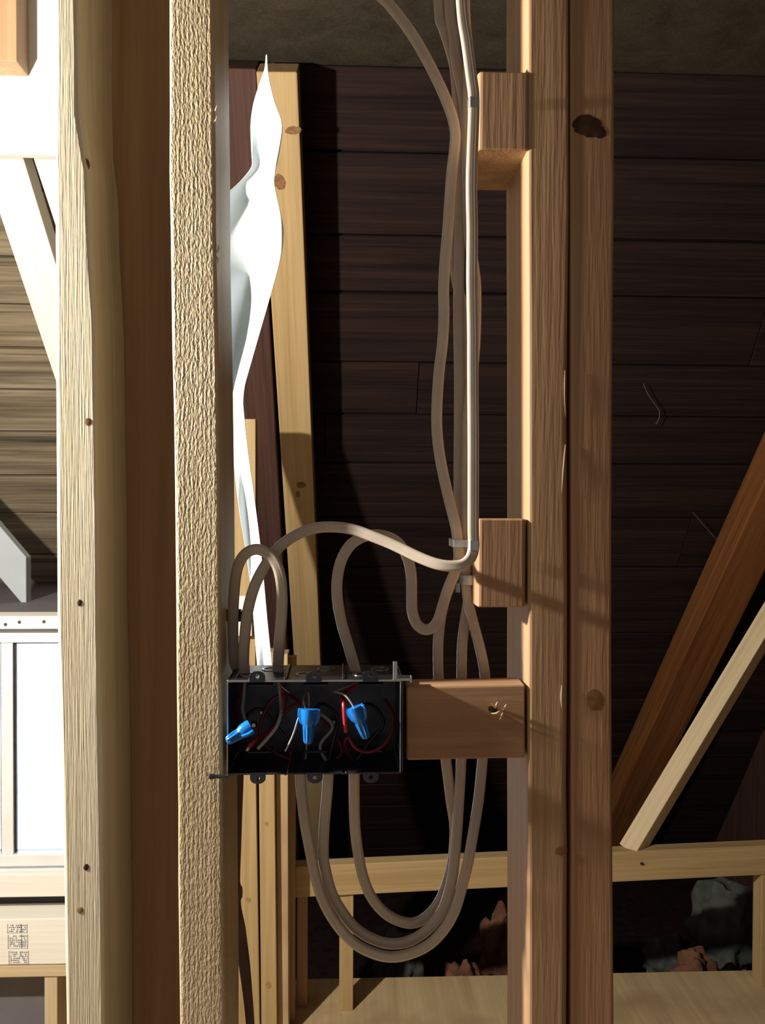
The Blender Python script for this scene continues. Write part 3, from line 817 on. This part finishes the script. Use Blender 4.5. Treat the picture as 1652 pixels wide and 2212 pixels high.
cM = cable([(560, -1290, .03), (700, -420, .028), (795, -60, .026), (838, 5), (885, 66), (928, 140), (962, 212), (981, 268), (983, 310), (976, 370), (971, 440), (967, 500), (961, 565), (958, 631), (959, 674), (956, 740), (948, 805),
            (943, 892), (946, 958), (957, 1023), (972, 1088), (985, 1140), (989, 1175), (991, 1205, .026), (983, 1235, .026), (969, 1268, .026), (957, 1305), (947, 1338, .024), (934, 1356), (916, 1360), (899, 1347), (890, 1319), (889, 1287), (888, 1241),
            (880, 1204, .022), (862, 1175, .02), (839, 1160), (811, 1155), (783, 1160), (756, 1178), (736, 1213), (728, 1255, .022), (729, 1296, .024), (738, 1347, .026), (752, 1393, .028), (764, 1435, .03), (770, 1459)],
           'cable slanting in from the top left, later bending like an S above the box')
cP = cable([(935, -1290, .06), (939, -400, .055), (947, 0, .050), (957, 57, .048), (972, 105), (983, 150), (988, 220), (990, 300), (988, 360), (980, 440), (975, 510), (983, 587), (996, 653), (1003, 718), (1007, 805), (1004, 892), (1001, 1000), (1000, 1100),
            (999, 1175), (996, 1215), (985, 1245), (967, 1278), (955, 1319), (948, 1365), (946, 1402), (947, 1467), (953, 1560), (963, 1641), (974, 1731), (982, 1783), (980, 1840), (972, 1883), (954, 1938), (928, 1974, .046), (898, 1993, .044),
            (867, 1991, .042), (832, 1973, .040), (802, 1938), (784, 1894), (773, 1840), (766, 1774, .036), (765, 1674, .03), (766, 1645)],
           'cable forming the smallest and highest loop below the box')
cQ = cable([(960, -1290, .042), (964, -400), (970, 0), (978, 65), (985, 131), (998, 196), (1006, 270), (1003, 330), (994, 400), (992, 500), (991, 600), (990, 674), (992, 805), (992, 892), (991, 1023), (992, 1154), (1000, 1200),
            (1010, 1245), (1012, 1290), (1005, 1338, .043), (998, 1393, .045), (997, 1467, .047), (997, 1560), (996, 1641, .046), (991, 1731, .042), (987, 1796, .038), (981, 1862, .036), (975, 1905), (958, 1962), (928, 2004), (889, 2031), (850, 2039),
            (811, 2031), (771, 2008), (741, 1973), (716, 1929), (703, 1879), (698, 1844), (701, 1774), (707, 1709, .032), (709, 1674, .03), (710, 1645)],
           'cable forming the middle loop below the box')
cU = cable([(1000, -1290, .034), (1001, -400), (1003, 0), (1009, 90), (1012, 180), (1010, 260), (1009, 330), (1010, 400), (1012, 500), (1025, 590), (1028, 640), (1026, 740), (1018, 830), (1010, 900), (1008, 1000), (1007, 1154, .032),
            (1007, 1200), (1007, 1245), (1010, 1290, .030), (1018, 1330, .034), (1028, 1368, .038), (1039, 1411, .042), (1048, 1467, .046), (1047, 1560, .046), (1042, 1641, .046), (1033, 1731, .038), (1020, 1809, .030), (1011, 1862, .028),
            (998, 1914), (981, 1970), (954, 2014), (920, 2045), (876, 2063), (841, 2067), (806, 2059), (767, 2039), (732, 2003), (702, 1955), (684, 1905), (671, 1844), (658, 1774), (651, 1709, .031), (649, 1674, .032), (650, 1645)],
           'cable forming the largest and lowest loop below the box')

# conductors inside the box belong to the cables they come out of
def wire(parent, pts, r, mat, nm='conductor', label=None):
    o = sweep(nm, smooth_path([P(*p) for p in pts], 6, 2), r, r, M[mat], parent, 8)
    if label: o['label'] = label
    return o
RW = 0.0016
wire(cR, [(529, 1462, .024), (528, 1480, .022), (526, 1510, .018), (524, 1535, .012), (532, 1560, .006), (540, 1572, .0)], RW, 'white_wire')
wire(cR, [(529, 1462, .026), (526, 1478, .028), (520, 1500, .03), (508, 1520, .02), (512, 1548, .01), (528, 1566, .0)], RW, 'shaded_red', label='red conductor in a painted shade tone')
wire(cS, [(601, 1458, .03), (603, 1480, .026), (606, 1515, .02), (607, 1540, .01), (598, 1568, .004), (580, 1592, .0), (556, 1618, -.003)], RW, 'white_wire')
w_ = wire(cS, [(601, 1458, .031), (608, 1480, .045), (612, 1530, .048), (590, 1570, .044), (566, 1590, .02), (549, 1600, -.004), (537, 1616, -.009)], RW * 1.1, 'red', label='red conductor with a bare end')
wire(w_, [(538, 1614, -.009), (533, 1622, -.0095)], RW * 0.9, 'copper', 'copper_end', 'bare copper tip')
wire(cS, [(600, 1458, .03), (606, 1480, .03), (630, 1500, .03), (654, 1520, .006), (644, 1552, -.002), (632, 1590, -.004), (616, 1623, -.005)], 0.0009, 'bare', label='bare grey ground wire')
wire(cM, [(770, 1458, .03), (768, 1480, .03), (740, 1500, .016), (742, 1518, -.004), (744, 1550, -.008), (747, 1582, -.008)], RW * 1.1, 'red', label='red conductor')
wire(cM, [(770, 1458, .03), (764, 1478, .03), (720, 1492, .02), (733, 1496, .0), (750, 1506, -.006), (766, 1530, -.008)], RW * 0.6, 'white_wire', label='thin pale wire running into the right connector')
wire(cM, [(660, 1640, .03), (668, 1500, .03), (655, 1510, .004), (661, 1535, -.004)], RW * 0.6, 'white_wire')
wire(cP, [(766, 1648, .03), (745, 1610, .01), (752, 1592, .0), (766, 1614, .0), (790, 1625, .002), (818, 1617, .004), (840, 1594, .008), (850, 1564, .014), (846, 1535, .02), (830, 1510, .03)], RW, 'shaded_red', label='red conductor in a painted shade tone, curled in a loop')
wire(cP, [(768, 1648, .03), (800, 1600, .03), (830, 1560, .03), (800, 1520, .024), (780, 1530, .0)], RW, 'black_wire')
wire(cQ, [(710, 1648, .03), (720, 1600, .03), (730, 1550, .034), (700, 1520, .03), (680, 1530, .01), (672, 1540, .0)], RW, 'black_wire')
wire(cQ, [(708, 1648, .03), (690, 1610, .03), (720, 1570, .03), (690, 1540, .02), (668, 1538, .0)], RW, 'white_wire')
wire(cQ, [(712, 1648, .034), (740, 1620, .036), (700, 1560, .038), (640, 1520, .034), (600, 1560, .03)], RW, 'shaded_red', label='red conductor in a painted shade tone')
wire(cU, [(650, 1648, .034), (630, 1610, .03), (590, 1560, .034), (560, 1530, .034), (530, 1550, .03), (540, 1572, .004)], RW, 'black_wire')
wire(cU, [(652, 1648, .034), (600, 1630, .034), (560, 1590, .03), (580, 1520, .034), (620, 1500, .03), (660, 1535, .0)], RW, 'shaded_red', label='red conductor in a painted shade tone')

# wire connectors
def wire_nut(base, tip, label, roll=0.0, s_=1.0):
    a_, b_ = P(*base), P(*tip)
    z = (b_ - a_).normalized()
    x = Vector((0, 1, 0)).cross(z).normalized()
    y = z.cross(x)
    x, y = x * math.cos(roll) + y * math.sin(roll), y * math.cos(roll) - x * math.sin(roll)
    L_ = (b_ - a_).length
    Mx = Matrix((x, y, z)).transposed().to_4x4(); Mx.translation = a_
    root = tag(empty('wire_nut'), label, 'wire connector', 'blue wire connectors')
    root.matrix_world = Mx
    prof = [(0.0, .0056), (0.0, .0072), (.10, .0072), (.30, .0066), (.40, .0058), (.44, .0052), (.50, .0048), (.62, .0044), (.80, .0040), (.93, .0037), (.98, .0028), (1.0, .0012)]
    n = 32
    rings = []
    for (t, rr) in prof:
        fl = 0.13 if 0.47 < t < 0.95 else 0.0
        rings.append([(s_ * rr * (1 + fl * math.cos(8 * 2 * math.pi * k / n)) * math.cos(2 * math.pi * k / n), s_ * rr * (1 + fl * math.cos(8 * 2 * math.pi * k / n)) * math.sin(2 * math.pi * k / n), t * L_) for k in range(n)])
    link('cap', loft('cap', rings), M['blue'], root, Mx, sharp=50)
    for q in (1, -1):
        pr = [(.0060, 0.0), (.0098, 0.002), (.0102, .22), (.0080, .40), (.0050, .48), (.0046, .3)]
        t = 0.0011
        vs = [(q * px_ * s_, yy, pz * L_) for yy in (-t, t) for (px_, pz) in pr]
        m_ = len(pr)
        fs = [tuple(range(m_)), tuple(reversed(range(m_, 2 * m_)))] + [(k, k + m_, (k + 1) % m_ + m_, (k + 1) % m_) for k in range(m_)]
        me = mesh('wing', vs, fs)
        bm = bmesh.new(); bm.from_mesh(me); bmesh.ops.recalc_face_normals(bm, faces=bm.faces); bmesh.ops.bevel(bm, geom=list(bm.edges), offset=0.0004, segments=1, affect='EDGES'); bm.to_mesh(me); bm.free()
        link('wing', me, M['blue'], root, Mx)
    return root
wire_nut((541, 1570, -.004), (489, 1602, -.011), 'blue wire connector lying on its side at the left of the box', 1.2)
wire_nut((668, 1531, -.006), (665, 1608, -.008), 'blue wire connector hanging straight down in the middle of the box', 0.15)
wire_nut((766, 1526, -.008), (792, 1596, -.008), 'blue wire connector tilted to the right, beside the short red wire', 0.5)

# staples that hold the cables
def staple(px0, px1, py0, py1, yf, yb, label, mat='staple', open_right=True):
    """U-shaped strap: front leg, bridge on the left, rear leg"""
    zt_, zb_ = P(px0, py0, yf).z, P(px0, py1, yf).z
    x0, x1 = P(px0, (py0 + py1) / 2, yf).x, P(px1, (py0 + py1) / 2, yf).x
    t = 0.001
    c = Vector(((x0 + x1) / 2, (yf + yb) / 2, (zt_ + zb_) / 2))
    pl = [(x1, yf), (x0 + .0015, yf), (x0, yf + .0015), (x0, yb - .0015), (x0 + .0015, yb), (x1, yb)]
    pi_ = [(x1, yf + t), (x0 + .0015 + t * .4, yf + t), (x0 + t, yf + .0015 + t * .4), (x0 + t, yb - .0015 - t * .4), (x0 + .0015 + t * .4, yb - t), (x1, yb - t)]
    n = len(pl)
    vs = [Vector((x, y, z)) - c for z in (zb_, zt_) for (x, y) in pl + pi_]
    fs = []
    for k in range(n - 1):
        fs += [(k, k + 1, 2 * n + k + 1, 2 * n + k), (n + k + 1, n + k, 3 * n + k, 3 * n + k + 1), (k + 1, k, n + k, n + k + 1), (2 * n + k, 2 * n + k + 1, 3 * n + k + 1, 3 * n + k)]
    for k in (0, n - 1): fs.append((k, n + k, 3 * n + k, 2 * n + k))
    me = mesh('cable_staple', vs, fs)
    bm = bmesh.new(); bm.from_mesh(me); bmesh.ops.recalc_face_normals(bm, faces=bm.faces); bm.to_mesh(me); bm.free()
    return tag(link('cable_staple', me, M[mat], None, Matrix.Translation(c)), label, 'staple')
staple(1012, 1034, 208, 230, -.0135, -.0046, 'shiny staple strapping one cable to the top block')
staple(1012, 1033, 1168, 1189, -.0135, -.0046, 'shiny staple at the upper left side of the middle block, right of the pair')
staple(978, 1026, 1166, 1182, .0215, .0545, 'grey staple at the upper left side of the middle block, left of the pair')
staple(997, 1026, 1243, 1264, .0255, .0455, 'dull staple low on the left side of the middle block')
staple(985, 994, 1260, 1280, .038, .043, 'small bright staple end left of the dull low staple')
# dark clip on the side of the rough stud
XBr = P(477, 1328, 0).x
ck = tag(link('cable_clip', boxes_mesh('cable_clip', [(XBr - .0005, XBr + .012, .044, .049, P(510, 1341, .05).z, P(510, 1315, .05).z), (XBr + .012, XBr + .0135, .040, .053, P(510, 1338, .05).z, P(510, 1318, .05).z)]), M['black_wire'], smooth=False), 'dark cable clip on the inner side of the rough stud above the box', 'clip')
